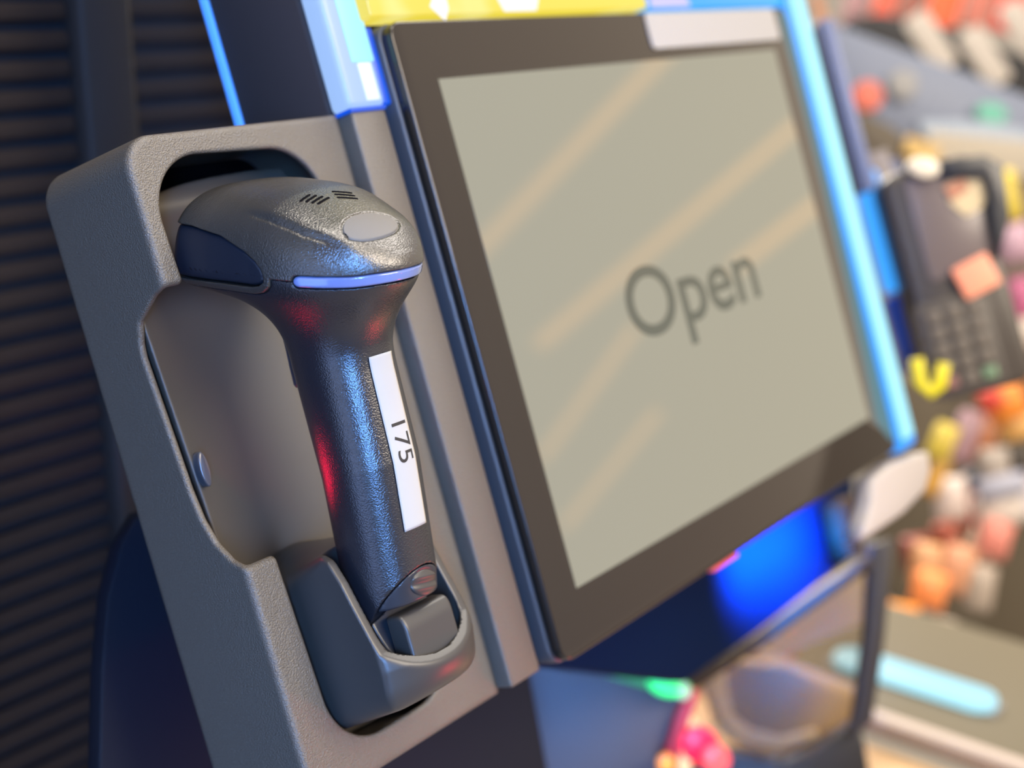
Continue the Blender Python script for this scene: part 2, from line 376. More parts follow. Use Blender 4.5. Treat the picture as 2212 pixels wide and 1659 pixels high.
def blob(cx, cy, rx, ry, seed):
    rnd = random.Random(seed); n = 28; ph = [rnd.uniform(0, 6.28) for _ in range(3)]
    return [(cx + rx * math.cos(a) * (1 + 0.10 * math.sin(3 * a + ph[0])), cy + ry * math.sin(a) * (1 + 0.10 * math.sin(2 * a + ph[1]))) for a in [2 * math.pi * i / n for i in range(n)]]
def sweep(pts, wdt):
    L, R_ = [], []
    for i, (x, y) in enumerate(pts):
        a = pts[max(0, i - 1)]; b = pts[min(len(pts) - 1, i + 1)]; dx, dy = b[0] - a[0], b[1] - a[1]; l = math.hypot(dx, dy)
        L.append((x - dy / l * wdt / 2, y + dx / l * wdt / 2)); R_.append((x + dy / l * wdt / 2, y - dx / l * wdt / 2))
    return L + R_[::-1]
put('white_shape', prism(sweep([(-0.1405 + 0.004 * math.sin(i), 0.1407 + i * 0.004) for i in range(7)], 0.010), -0.0005, -0.0001), wm, yp)
put('white_shape', prism([(-0.094, 0.1407), (-0.070, 0.1407), (-0.062, 0.152), (-0.058, 0.172), (-0.088, 0.172), (-0.100, 0.154)], -0.0005, -0.0001), wm, yp)
bm_ = mat('lit_blue_advert', (0.0, 0.02, 0.05), 0.3, emit=(0.05, 0.42, 0.92), estr=1.0)
bp_ = put('advert_picture', box(0.0280, 0.178, 0.1400, 0.30, -0.014, -0.0005, 0.0008), bm_, ads); tag(bp_, 'cyan blue picture')
put('violet_shape', prism([(0.030, 0.1403), (0.070, 0.1403), (0.060, 0.170), (0.030, 0.175)], -0.0005, -0.0001), mat('lit_violet', (0.2, 0.2, 0.6), 0.3, emit=(0.12, 0.14, 0.62), estr=1.0), bp_)

# ------------------------------------------------------------------ scanner holder
holder = thing('scanner_holder', 'black plastic scanner holder with rounded opening, fixed left of the touchscreen', 'scanner holder', (-0.252, -0.143, -0.045))
def f_shell(u, v, w):
    rr = sd_rr(u, v, -306, -150, -143, 106.0, 13.0)
    outer = smax(smax(rr, u + 198.8, 1.0), smax(w + 16, -73 - w, 1.0), 3.2)
    rin = sd_rr(u, v, -303, -201.5, -140, 103, 10.0)
    hollow = smax(rin, smax(w + 19, -90 - w, 1.0), 1.5)
    d = smax(outer, -hollow, 0.8)
    op = sd_poly(u, v, [(-275.5, 74.5), (-241.5, 73.0), (-244, -107), (-266, -107)]) - 22.5
    d = smax(d, -smax(op, -(w + 30), 1.0), 1.6)
    cut = sd_poly(v, w, [(49, 30), (49, -14), (46.5, -22), (40, -33), (34, -35.5), (30, -36), (-20, -32), (-31, -30), (-39, -26.5), (-45, -21), (-48.5, -14), (-50, -8), (-50, 30)]) - 3.8
    return smax(d, -smax(cut, u + 285, 1.0), 1.6)
put('shell', sdf_mesh('shell', f_shell, (-309, -146, -76), (-195, 109, -12), 0.9), M['holder'], holder)
def liner_w(u, v):
    x = (u + 261) / 36
    return -47.5 + 5.5 * x * x + 3.0 * np.exp(-((v - 84) / 6.0) ** 2)
def f_liner(u, v, w):
    ledge = -300.5 + 0.066 * (40 - np.clip(v, -60, 40))
    top = v - (93.0 - 6.0 * np.abs((u + 240) / 42) ** 2.4)
    d = smax(np.abs(w - liner_w(u, v) + 2.2) - 2.2, smax(smax(ledge - u, u + 216, 1), smax(top, -136 - v, 1), 2.0), 1.6)
    return d
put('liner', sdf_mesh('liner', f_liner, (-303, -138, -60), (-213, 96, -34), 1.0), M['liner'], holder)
put('back_plate', prism(rrect(-0.3025, -0.2015, -0.1395, 0.1025, 0.012), -0.0715, -0.068), M['black'], holder)
pad_pts = [(-0.2940 + 0.0022 * math.cos(a), -0.015 + 0.0068 * math.sin(a)) for a in [2 * math.pi * i / 20 for i in range(20)]]
put('clear_pad', prism(pad_pts, -0.0430, -0.0385, 0.0008, 3, smooth=True), M['dimple'], holder)

UC = US + 1.0
def cup_plan(u, w, off=0.0, r=2.0):
    su = np.abs(u - UC)
    side = su - 25.0
    front = w - (24.5 - (su / 25.0) ** 2.2 * 9.5)
    return smax(side, front, r) + off
def rim_v(w): return np.interp(w, [-4, 2, 6, 9, 15, 25], [-48, -57, -66, -75.5, -93, -105])
def f_cup(u, v, w):
    su = np.abs(u - UC)
    k = np.maximum(0, -100 - v)
    d = cup_plan(u, w + 0.14 * k, 0.05 * k)
    d = smax(d, -(v + 117) * 0.97 + (w - 10) * 0.22, 9.0)
    arch = np.clip((-w - 2) / 35, 0, 1)
    rim = (v - rim_v(w)) * 0.46
    d = smax(d, rim, 1.2)
    d = smax(d, v + 55 + arch * 14 * (su / 25) ** 2.2, 5.0)
    d = smax(d, -46 - w, 1.0)
    inner = smax(cup_plan(u, w, 3.9), -(w + 8), 8.0)
    inner = smax(inner, -102 - v, 1.5)
    return smax(d, -inner, 1.0)
put('cup', sdf_mesh('cup', f_cup, (UC - 30, -150, -50), (UC + 30, -50, 32), 0.8), M['cup'], holder)
def f_block(u, v, w):
    d = sd_box(u, v, w, UC - 12.5, UC + 13.0, -103, -83.5, 9.5, 19.3, 1.6)
    return smax(d, 0.5 * (v + 84) + 0.87 * (w - 17.5), 1.5)
blk = put('contact_block', sdf_mesh('block', f_block, (UC - 16, -106, 6), (UC + 16, -80, 24), 0.6), M['cup'], holder)

# ------------------------------------------------------------------ hand scanner
scanner = thing('handheld_barcode_scanner', 'black handheld barcode scanner with a white 175 label, standing in the holder', 'barcode scanner', (US / 1000, -0.10, 0.002))
def tc_(n): return np.interp(n, [0, 8.5, 17, 26, 38, 60], [-5.4, -7.2, -8.1, -8.9, -9.8, -11.5])
PANEL = [(86.4, .6), (74, 1.6), (58.4, 1.1), (46.5, -2.1), (41.2, -4.7), (38.9, -6.8), (37.7, -9), (37.9, -11), (40, -12.7), (43.5, -13.9), (57.2, -15.3), (77, -17.7), (98, -18), (98, 0)]
def panel_d(s, n, t): return sd_poly(n, t, PANEL)
def region(s, n, t):
    return np.minimum(tc_(n) - t, np.where(n > 31, panel_d(s, n, t) - 2.8, 99))
def band_d(n, t): return smax(np.abs(t - tc_(n)) - 2.15, n - 26.5, 2.5)
VENTS = [(-15.0 + 1.2 * i, 35.6 - 1.6 * i, -9.6 + 1.5 * i, 37.0 - 1.6 * i) for i in range(4)] + [(6.8 - 0.8 * i, 33.0 - 2.2 * i, 0.4 - 1.0 * i, 35.6 - 2.2 * i) for i in range(3)]
def seg2(x, y, a): 
    x0, y0, x1, y1 = a; dx, dy = x1 - x0, y1 - y0
    t = np.clip(((x - x0) * dx + (y - y0) * dy) / (dx * dx + dy * dy), 0, 1); return np.sqrt((x - x0 - t * dx) ** 2 + (y - y0 - t * dy) ** 2)
GL = [(-26.6, 54), (-25.3, 36.4), (-23.3, 25.1), (-20.0, 16.4), (-17.3, 9.3), (-12.5, 3.5)]
GR = [(-8.5, 62), (-2.1, 51.6), (3.5, 44.5), (12, 38.0), (19, 28)]
def groove(s, n, L):
    d = 99.0
    for i in range(len(L) - 1): d = np.minimum(d, seg2(s, n, (*L[i], *L[i + 1])))
    return d
def f_cover(u, v, w):
    s, n, t = head_frame(u, v, w); B = sd_body(u, v, w)
    gl_ = groove(s, n, GL)
    # the crown between the two side lines is raised a little
    inside = np.interp(n, [3.5, 9.3, 16.4, 25.1, 36.4, 54], [12.5, 17.3, 20.0, 23.3, 25.3, 26.6])
    B = B - 0.8 / (1 + np.exp((np.abs(s) - inside) * 1.6)) * np.clip((t + 3.5) / 5.0, 0, 1) * np.clip((n - 3) / 8, 0, 1) * np.clip((56 - n) / 16, 0, 1)
    B = B + 0.42 * np.exp(-(gl_ / 0.55) ** 2) * np.clip((n - 13) / 8, 0, 1) * np.clip((52 - n) / 10, 0, 1)
    d = smax(B, region(s, n, t), 0.5)
    pd = panel_d(s, n, t)
    d = smax(d, -smax(pd - 0.15, 18 - np.abs(s), 0.5), 0.5)
    d = smax(d, -(smax(band_d(n, t) - 0.15, -B - 3.0, 0.3)), 0.3)
    for a in VENTS: pass
    bd = np.sqrt(((s + 2.9) / 12.4) ** 2 + ((n - 14.0) / 6.2) ** 2)
    d = d + 0.5 * (1 / (1 + np.exp((bd - 1.03) * 50))) * (t > 3)
    return d
body = None
lb_ = lambda u, v, w: None
def f_lower(u, v, w):
    s, n, t = head_frame(u, v, w); B = sd_body(u, v, w)
    wc, a, b = handle_axis(v); ph = np.degrees(np.arctan2((u - US) / a, (w - wc) / b))
    vs_ = -68.3 - 0.0024 * np.clip(ph, -120, 120) ** 2
    d = smax(B + 0.3, -region(s, n, t) + 0.05, 0.4)
    d = smax(d, -(smax(band_d(n, t) - 0.15, -B - 3.0, 0.3)), 0.3)
    pd = panel_d(s, n, t)
    d = smax(d, -smax(pd - 0.1, 18 - np.abs(s), 0.4), 0.4)
    # nose window recess
    return smax(d, vs_ - v, 0.6)
low = put('body', sdf_mesh('lower', f_lower, (US - 36, -88, -48), (US + 36, 92, 66), 0.85), M['scan'], scanner)
put('top_cover', sdf_mesh('cover', f_cover, (US - 36, 18, -40), (US + 36, 104, 66), 0.58), M['scantop'], scanner)
def f_vent_dark(u, v, w):
    s, n, t = head_frame(u, v, w); d = 99.0
    for a in VENTS: d = np.minimum(d, seg2(s, n, a) - 0.48)
    B = sd_body(u, v, w); return smax(smax(B - 0.95, -B - 2, 0.2), smax(d, 6 - t, 0.1), 0.2)
put('vent_mesh', sdf_mesh('ventdark', f_vent_dark, (US - 18, 50, 14), (US + 14, 80, 48), 0.3), M['black'], scanner)  # raised dark strips stand for the shade inside slits that are not cut
def f_band(u, v, w):
    s, n, t = head_frame(u, v, w); B = sd_body(u, v, w); return smax(smax(B + 0.10, -B - 2.6, 0.5), band_d(n, t) + 0.05, 0.9)
bnd = put('light_window', sdf_mesh('band', f_band, (US - 34, 20, 20), (US + 34, 48, 66), 0.5), M['clear'], scanner); tag(bnd, 'clear plastic light strip around the rear of the head')
for sg in (-1, 1):
    def f_panel(u, v, w, sg=sg):
        s, n, t = head_frame(u, v, w); return smax(smax(sd_body(u, v, w) + 0.55, 20 - sg * s, 0.5), panel_d(s, n, t) + 0.1, 1.4)
    put('side_panel', sdf_mesh('panel', f_panel, (US + (-36 if sg < 0 else 15), 35, -48), (US + (-15 if sg < 0 else 36), 92, 28), 0.8), M['rubber'], scanner)
def f_badge(u, v, w):
    s, n, t = head_frame(u, v, w); B = sd_body(u, v, w) - 0.62
    bd = (np.sqrt(((s + 2.9) / 12.1) ** 2 + ((n - 14.0) / 5.9) ** 2) - 1) * 7
    return smax(smax(B, -B - 2.0, 0.2), smax(bd, 3 - t, 0.3), 0.3)
bdg = put('oval_badge', sdf_mesh('badge', f_badge, (US - 16, 35, 30), (US + 16, 65, 62), 0.4), M['grey_oval'], scanner); tag(bdg, 'plain grey oval badge')
def f_cap(u, v, w):
    B = sd_body(u, v, w); wc, a, b = handle_axis(v); ph = np.degrees(np.arctan2((u - US) / a, (w - wc) / b))
    vs_ = -68.3 - 0.0024 * np.clip(ph, -120, 120) ** 2
    d = smax(B + 0.55, v - vs_ + 0.35, 0.5)
    cutb = smax(v + 80.5 - 0.0 * w, -(w - 5.5 + 0.25 * (v + 80.5)), 3.0)
    d = smax(d, -cutb, 1.2)
    # latch bed
    lt = np.sqrt(((u - US - 0.5) / 6.6) ** 2 + ((v + 74.8) / 4.9) ** 2)
    return d + 0.5 / (1 + np.exp((lt - 1) * 12)) * (w > wc)
put('end_cap', sdf_mesh('cap', f_cap, (US - 20, -104, -22), (US + 20, -64, 32), 0.6), M['scansmooth'], scanner)
def f_latch(u, v, w):
    B = sd_body(u, v, w); wc, a, b = handle_axis(v)
    q = (np.sqrt(((u - US - 0.8) / 7.2) ** 2 + ((v + 74.9 + 0.18 * (u - US)) / 4.9) ** 2) - 1) * 4.3
    rid = 0.55 * np.cos((v + 74.8 + 0.18 * (u - US)) * 1.45)
    return smax(smax(B + 0.1 + rid * 0.6, -B - 3, 0.5), smax(q, wc - w, 0.5), 0.8)
lt_ = put('battery_latch', sdf_mesh('latch', f_latch, (US - 10, -84, 10), (US + 12, -66, 30), 0.4), M['cup'], scanner)
def f_trig(u, v, w):
    wc, a, b = handle_axis(v); x = v - 16
    d = np.sqrt(((u - US) / 9.0) ** 2 + ((w - (wc - b + 1.2 - 0.004 * x * x)) / 4.6) ** 2) - 1
    return smax(d * 4.6, smax(v - 32, 4 - v, 1.0), 3.0)
put('trigger', sdf_mesh('trigger', f_trig, (US - 12, 0, -20), (US + 12, 36, 8), 0.6), M['scansmooth'], scanner)
red = mat('red_glowing_lens', (0.5, 0.02, 0.03), 0.3, emit=(0.85, 0.01, 0.03), estr=1.0)
gm = bmesh.new()
def on_handle(s, v, off):
    lo, hi = 0.0, 80.0
    for _ in range(40):
        m = (lo + hi) / 2
        if float(sd_body(np.array(US + s), np.array(v), np.array(10.0 + m))) < 0: lo = m
        else: hi = m
    return Vector(((US + s) / 1000, v / 1000, (10.0 + lo + off) / 1000))
S0, S1, V0, V1 = -5.7, 5.9, 9.4, -54.2
ns, nv = 12, 60
rows = [[gm.verts.new(on_handle(S0 + (S1 - S0) * i / ns, V0 + (V1 - V0) * j / nv, 0.05)) for i in range(ns + 1)] for j in range(nv + 1)]
for j in range(nv):
    for i in range(ns): gm.faces.new((rows[j][i], rows[j + 1][i], rows[j + 1][i + 1], rows[j][i + 1]))
lab = put('number_label', bmesh_to('label', gm, True), M['label'], scanner); tag(lab, 'white paper strip printed 175')
sm_ = lab.modifiers.new('thick', 'SOLIDIFY'); sm_.thickness = 0.00012; sm_.offset = 1
tm = text_mesh('175', 0.0094)
vs = np.array([v.co[:] for v in tm.vertices]); x0, wx = vs[:, 0].min(), vs[:, 0].max() - vs[:, 0].min(); hy = vs[:, 1].max()
bm2 = bmesh.new(); bm2.from_mesh(tm); bmesh.ops.triangulate(bm2, faces=bm2.faces); bmesh.ops.subdivide_edges(bm2, edges=bm2.edges, cuts=1)
for v in bm2.verts:
    fx, fy = (v.co.x - x0) / wx, v.co.y / hy
    v.co = on_handle(-2.9 + fy * 7.3, -15.6 - fx * 14.6, 0.26)
bmesh.ops.reverse_faces(bm2, faces=bm2.faces) if False else None
put('printed_number', bmesh_to('digits', bm2, False), M['ink'], lab)
# ------------------------------------------------------------------ the shop behind, seen soft: every thing a solid at its own distance
ID = Matrix.Identity(4)
def axes(ang):
    a = math.radians(ang); return (math.cos(a) * RIGHT + math.sin(a) * UP, -math.sin(a) * RIGHT + math.cos(a) * UP, BACK)
def turned(me, px, py, d, ang):
    X, Y, Z = axes(ang); p = at(px, py, d)
    me.transform(Matrix(((X.x, Y.x, Z.x, p.x), (X.y, Y.y, Z.y, p.y), (X.z, Y.z, Z.z, p.z), (0, 0, 0, 1)))); return me
def obox(px, py, d, wp, hp, th, ang=0, bev=0.001):
    s = d / F_PX; w, h = wp * s / 2, hp * s / 2
    return turned(box(-w, w, -h, h, -th, 0, min(bev, w * .9, h * .9), 3), px, py, d, ang)
def orr(px, py, d, wp, hp, th, ang=0, rfrac=0.5, bev=0.0006, zoff=0.0):
    s = d / F_PX; w, h = wp * s / 2, hp * s / 2
    return turned(prism(rrect(-w, w, -h, h, min(w, h) * 0.998 * rfrac, 8), zoff - th, zoff, bev, 2, smooth=True), px, py, d, ang)
def oell(px, py, d, rx, ry, th, ang=0, zoff=0.0):
    s = d / F_PX
    return turned(prism([(rx * s * math.cos(a), ry * s * math.sin(a)) for a in [2 * math.pi * i / 28 for i in range(28)]], zoff - th, zoff, 0.0005, 2, smooth=True), px, py, d, ang)
def opoly(pts, d, th, bev=0.0006, zoff=0.0):
    s = d / F_PX; cx = sum(p[0] for p in pts) / len(pts); cy = sum(p[1] for p in pts) / len(pts)
    q = [((x - cx) * s, -(y - cy) * s) for x, y in pts]
    return turned(prism(q, zoff - th, zoff, bev, 2), cx, cy, d, 0)
def wthing(name, label, cat, px, py, d, group=None):
    return thing(name, label, cat, tuple(at(px, py, d)), group, ID)
def lone(name, me, m, label, cat, group=None):
    o = put(name, me, m, frame=ID); tag(o, label, cat, group); return o
def col(c, r=0.5, **k):
    key = 'c_%.2f_%.2f_%.2f' % c + str(sorted(k.items()))
    if key not in M: M[key] = mat('shade_%02d' % len(M), c, r, **k)
    return M[key]
def srgb(r, g, b, f=1.0):
    return tuple(min(0.9, f * (((c / 255) + 0.055) / 1.055) ** 2.4) for c in (r, g, b))

# counter of the next checkout: its length runs along world Y
cnt = thing('checkout_counter', 'beige steel counter with a pale side rail, right of the kiosk', 'counter', (0.5, 0.0, -0.5), frame=ID)
steel = grain(mat('beige_brushed_steel', srgb(168, 156, 126, 0.24), 0.7), 40, 0.05)
put('counter_top', box(0.405, 0.615, -0.45, 0.38, -0.475, -0.452, 0.003), steel, cnt)
put('side_rail', box(0.388, 0.404, -0.45, 0.38, -0.462, -0.446, 0.004, 3), mat('pale_grey_rail', srgb(185, 172, 165, 0.8), 0.4), cnt)
put('lower_tray', box(0.13, 0.387, -0.45, 0.38, -0.49, -0.470, 0.003), mat('tan_tray', srgb(190, 160, 125), 0.5), cnt)
led = thing('counter_light_bar', 'bright cyan light bar lying along the beige counter', 'light bar', (0.474, 0.03, -0.450), frame=ID)
put('diffuser', prism([(0.474 + x, 0.028 + y) for x, y in rrect(-0.018, 0.018, -0.070, 0.078, 0.0178)], -0.4515, -0.4440, 0.001, 3, smooth=True),
    mat('bright_cyan_diffuser', (0.02, 0.03, 0.04), 0.4, emit=(0.42, 0.86, 1.0), estr=1.1), led)
put('mount', box(0.462, 0.486, -0.045, 0.11, -0.4519, -0.4514), col((0.2, 0.2, 0.22)), led)

# product scanner of this kiosk, low right
scn = wthing('counter_scanner', 'slate blue scanner housing with a tinted acrylic window, below the touchscreen', 'product scanner', 1290, 1659, 0.98)
put('housing', opoly([(1112, 1395), (1300, 1425), (1492, 1492), (1478, 1545), (1455, 1600), (1440, 1760), (1105, 1760)], 0.97, 0.10, 0.002), mat('slate_blue_housing', (0.085, 0.092, 0.125), 0.5), scn)
put('pane_frame', opoly([(1880, 1180), (1930, 1165), (1912, 1380), (1885, 1560), (1830, 1600), (1845, 1545), (1868, 1380)], 0.99, 0.012, 0.001), mat('dark_pane_frame', (0.030, 0.024, 0.024), 0.5), scn)
put('pane_top_edge', opoly([(1478, 1478), (1640, 1375), (1880, 1205), (1886, 1222), (1655, 1392), (1500, 1492)], 0.985, 0.010, 0.0008), mat('grey_pane_edge', (0.05, 0.035, 0.022), 0.7, spec=0.1), scn)
pm = mat('smoky_tinted_acrylic', (0.62, 0.55, 0.50), 0.04, trans=1.0); pm.node_tree.nodes['Principled BSDF'].inputs['IOR'].default_value = 1.12
put('pane', opoly([(1500, 1490), (1655, 1392), (1882, 1222), (1872, 1380), (1848, 1545), (1760, 1625), (1640, 1640), (1540, 1600), (1490, 1540)], 0.99, 0.003, 0.0), pm, scn)
g = put('status_light', orr(1395, 1468, 0.955, 200, 34, 0.006, -17), mat('green_lamp_lens', (0.03, 0.2, 0.08), 0.3, emit=(0.03, 0.26, 0.09), estr=1.0), scn); tag(g, 'green status light strip')
put('lit_led', oell(1436, 1482, 0.955, 38, 20, 0.002, -17, 0.003), mat('bright_green_led', (0.1, 0.8, 0.3), 0.3, emit=(0.0, 0.95, 0.12), estr=1.15), g)
put('lens_end', oell(1474, 1492, 0.955, 15, 17, 0.002, -17, 0.003), mat('pale_green_lens', (0.4, 0.7, 0.5), 0.3, emit=(0.16, 0.42, 0.19), estr=1.0), g)
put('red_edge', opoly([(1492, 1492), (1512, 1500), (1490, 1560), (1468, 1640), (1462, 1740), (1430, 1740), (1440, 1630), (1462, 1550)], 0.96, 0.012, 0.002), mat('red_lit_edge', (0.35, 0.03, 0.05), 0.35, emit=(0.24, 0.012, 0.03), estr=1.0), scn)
r1 = put('red_lamp', oell(1512, 1612, 0.955, 42, 38, 0.010), mat('red_lamp_lens', (0.6, 0.02, 0.05), 0.3, emit=(1.0, 0.0, 0.05), estr=1.1), scn)
put('red_lamp', oell(1548, 1642, 0.95, 30, 30, 0.008), mat('pale_red_lamp_lens', (0.7, 0.1, 0.1), 0.3, emit=(1.0, 0.10, 0.10), estr=1.1), scn)
put('amber_lamp', oell(1440, 1652, 0.945, 18, 20, 0.006), mat('amber_lamp_lens', (0.7, 0.3, 0.05), 0.3, emit=(1.0, 0.32, 0.03), estr=1.0), scn)
put('black_base', opoly([(1560, 1622), (1700, 1648), (1860, 1560), (1900, 1780), (1480, 1780), (1500, 1660)], 1.01, 0.02, 0.002), mat('black_scanner_base', (0.02, 0.018, 0.018), 0.4), scn)
dish = wthing('weighing_dish', 'rounded beige weighing dish behind the smoky acrylic window', 'scale dish', 1690, 1540, 1.06)
put('dish_body', opoly([(1535, 1430), (1700, 1440), (1850, 1500), (1838, 1560), (1760, 1610), (1650, 1625), (1580, 1600), (1540, 1540)], 1.06, 0.03, 0.004), mat('beige_dish', srgb(175, 155, 120), 0.8, spec=0.1), dish)
put('dish_rim', opoly(sweep([(1548, 1420), (1545, 1490), (1565, 1560), (1615, 1600), (1690, 1618), (1770, 1600)], 48), 1.05, 0.008, 0.002), mat('pale_dish_rim', srgb(240, 222, 170), 0.8, spec=0.1), dish)
lone('beige_panel', opoly([(1560, 1450), (1640, 1360), (1780, 1262), (1865, 1215), (1868, 1345), (1760, 1388), (1650, 1438)], 1.16, 0.01), mat('warm_beige_panel', srgb(172, 158, 128), 0.6), 'beige panel seen through the upper part of the smoky window', 'panel')
lone('pink_card', opoly([(1655, 1400), (1735, 1340), (1775, 1345), (1735, 1400), (1700, 1425), (1650, 1425)], 1.2, 0.002), mat('pink_card', srgb(205, 130, 122), 0.6), 'small pink card behind the smoky window', 'card')
lone('metal_rail', opoly([(1600, 1400), (1625, 1395), (1885, 1500), (1880, 1530)], 1.15, 0.01), mat('rail_metal', srgb(185, 170, 150), 0.4), 'thin pale rail crossing behind the smoky window', 'rail')

# neighbouring stand with payment terminal
std = wthing('terminal_stand', 'grey and navy upright stand with a blue light bar, left of the payment terminal', 'stand', 1940, 560, 1.06)
put('post', obox(1950, 560, 1.06, 62, 480, 0.03, 15.2), mat('grey_post', srgb(112, 104, 106), 0.45), std)
put('post_side', obox(1985, 560, 1.065, 34, 450, 0.028, 15.2), mat('navy_post', srgb(62, 72, 108), 0.45), std)
put('post_foot', obox(1958, 720, 1.05, 36, 170, 0.02, 15.2), mat('blue_post_foot', (0.03, 0.09, 0.42), 0.4), std)
tag(put('light_bar', orr(1905, 498, 1.03, 50, 270, 0.012, 15.6), mat('azure_light_bar', (0.0, 0.02, 0.05), 0.4, emit=(0.045, 0.37, 1.0), estr=1.05), std), 'blue light bar')
lone('upright_trim', obox(1832, 225, 1.00, 30, 380, 0.03, 14.5), mat('blue_grey_trim', srgb(92, 104, 140), 0.4), 'slim blue-grey upright trim just right of the long cyan light bar', 'trim')
ter = wthing('payment_terminal', 'black payment terminal with keypad, coral label and yellow card slot', 'payment terminal', 2060, 860, 1.0)
TA_ = 15.0
put('body', orr(2070, 600, 1.00, 215, 510, 0.035, TA_, 0.35, 0.004), mat('terminal_black', srgb(66, 60, 56), 0.4), ter)
put('screen', orr(2052, 480, 1.00, 150, 230, 0.004, TA_, 0.15, 0.0006, 0.0015), mat('terminal_screen', srgb(112, 102, 102), 0.25), ter)
put('screen_picture', opoly([(2040, 400), (2100, 370), (2150, 385), (2120, 450), (2085, 468), (2050, 440)], 1.00, 0.001, 0.0, 0.0024), mat('cream_picture', srgb(196, 178, 142), 0.4), ter)
put('screen_picture', opoly([(2035, 405), (2080, 385), (2090, 410), (2055, 435)], 1.00, 0.001, 0.0, 0.0032), mat('rusty_picture', srgb(170, 110, 84), 0.4), ter)
put('coral_label', orr(2104, 598, 1.00, 84, 74, 0.004, 28, 0.15, 0.0006, 0.006), mat('coral_label', srgb(250, 140, 112, 1.3), 0.5), ter)
put('dark_hood', opoly([(2015, 350), (2120, 338), (2160, 360), (2175, 470), (2150, 560), (2130, 470), (2125, 385), (2040, 385)], 1.00, 0.01, 0.001, 0.008), mat('hood_black', (0.016, 0.018, 0.026), 0.4), ter)
put('silver_cap', oell(1990, 364, 1.00, 34, 22, 0.01, -10, 0.008), mat('cream_cap', srgb(222, 212, 192), 0.4), ter)
kp = put('keypad', orr(2075, 745, 1.00, 160, 210, 0.003, TA_, 0.2, 0.0006, 0.002), mat('keypad_plate', srgb(70, 64, 60), 0.5), ter)
for r_i in range(5):
    for c_i in range(3):
        X, Y, Z = axes(TA_); q = ((c_i - 1) * 44, (2 - r_i) * 36)
        a_ = math.radians(TA_); px_ = 2075 + q[0] * math.cos(a_) - q[1] * math.sin(a_); py_ = 745 - (q[0] * math.sin(a_) + q[1] * math.cos(a_))
        c_ = srgb(104, 132, 104) if (r_i, c_i) == (4, 2) else srgb(128, 88, 84) if (r_i, c_i) == (4, 0) else srgb(96, 88, 80)
        put('key', orr(px_, py_, 1.00, 32, 25, 0.002, TA_, 0.3, 0.0004, 0.004), col(c_), kp)
put('card_slot', opoly(sweep([(1972, 775), (1980, 830), (2003, 848), (2022, 832), (2030, 785)], 26), 1.00, 0.006, 0.001, 0.012), mat('yellow_card_slot', srgb(225, 212, 10, 0.9), 0.4), ter)

# upper right: sloping blue-grey display with round stickers, black shelf, price tags, red cartons
dsp = wthing('display_table', 'blue-grey sloping display panel with round stickers, under the black shelf', 'display', 2010, 260, 1.85)
put('panel', opoly([(1770, 40), (1960, 110), (2240, 215), (2290, 360), (2060, 330), (1930, 285), (1840, 240)], 1.85, 0.04, 0.002), mat('blue_grey_panel', srgb(122, 132, 155), 0.5), dsp)
put('round_sticker', oell(1873, 208, 1.84, 33, 33, 0.002, 0, 0.004), mat('red_round_sticker', srgb(212, 104, 84), 0.5), dsp)
put('round_sticker', oell(1949, 183, 1.84, 32, 32, 0.002, 0, 0.004), mat('grey_round_sticker', srgb(148, 148, 150), 0.5), dsp)
put('teal_sticker', oell(2140, 246, 1.84, 34, 22, 0.002, -10, 0.004), mat('teal_sticker', srgb(100, 182, 162), 0.5), dsp)
put('pale_strip', opoly([(1985, 262), (2130, 262), (2290, 300), (2290, 350), (2110, 300), (1990, 290)], 1.84, 0.002, 0.0, 0.004), mat('pale_blue_strip', srgb(160, 175, 196), 0.5), dsp)
lone('cream_carton', obox(2125, 335, 1.78, 230, 82, 0.02, -6), mat('cream_card', srgb(208, 198, 182, 0.7), 0.6), 'cream carton standing behind the top of the payment terminal', 'carton')
lone('tan_box', obox(1992, 327, 1.74, 74, 44, 0.02, -24), mat('tan_card', srgb(204, 170, 104), 0.6), 'small tan box above the pale cap of the payment terminal', 'box')
lone('brown_bin', opoly([(1838, 232), (1930, 275), (1975, 320), (1960, 365), (1880, 360), (1850, 300)], 1.75, 0.06), mat('dark_olive_brown', srgb(88, 78, 64), 0.6), 'dark olive-brown bin between the display panel and the light bar stand', 'bin')
lone('black_shelf', opoly([(1830, 40), (1900, 30), (2060, 60), (2290, 150), (2290, 262), (2180, 205), (2040, 152), (1935, 112), (1850, 80)], 2.2, 0.12), mat('black_shelf', (0.008, 0.008, 0.012), 0.6), 'black shelf edge running diagonally across the upper right', 'shelf')
for i, (x, y, lb2) in enumerate([(2012, 90, 'white price tag nearest the kiosk, hanging on the black shelf edge'), (2128, 122, 'white price tag in the middle of the black shelf edge'), (2215, 65, 'white price tag cut by the right border of the photo')]):
    lone('price_tag', orr(x, y, 2.08, 58, 138, 0.004, 33, 0.5), mat('white_tag', srgb(222, 212, 202, 0.72), 0.5) if i == 0 else bpy.data.materials['white_tag'], lb2, 'price tag', 'price tags on the black shelf')
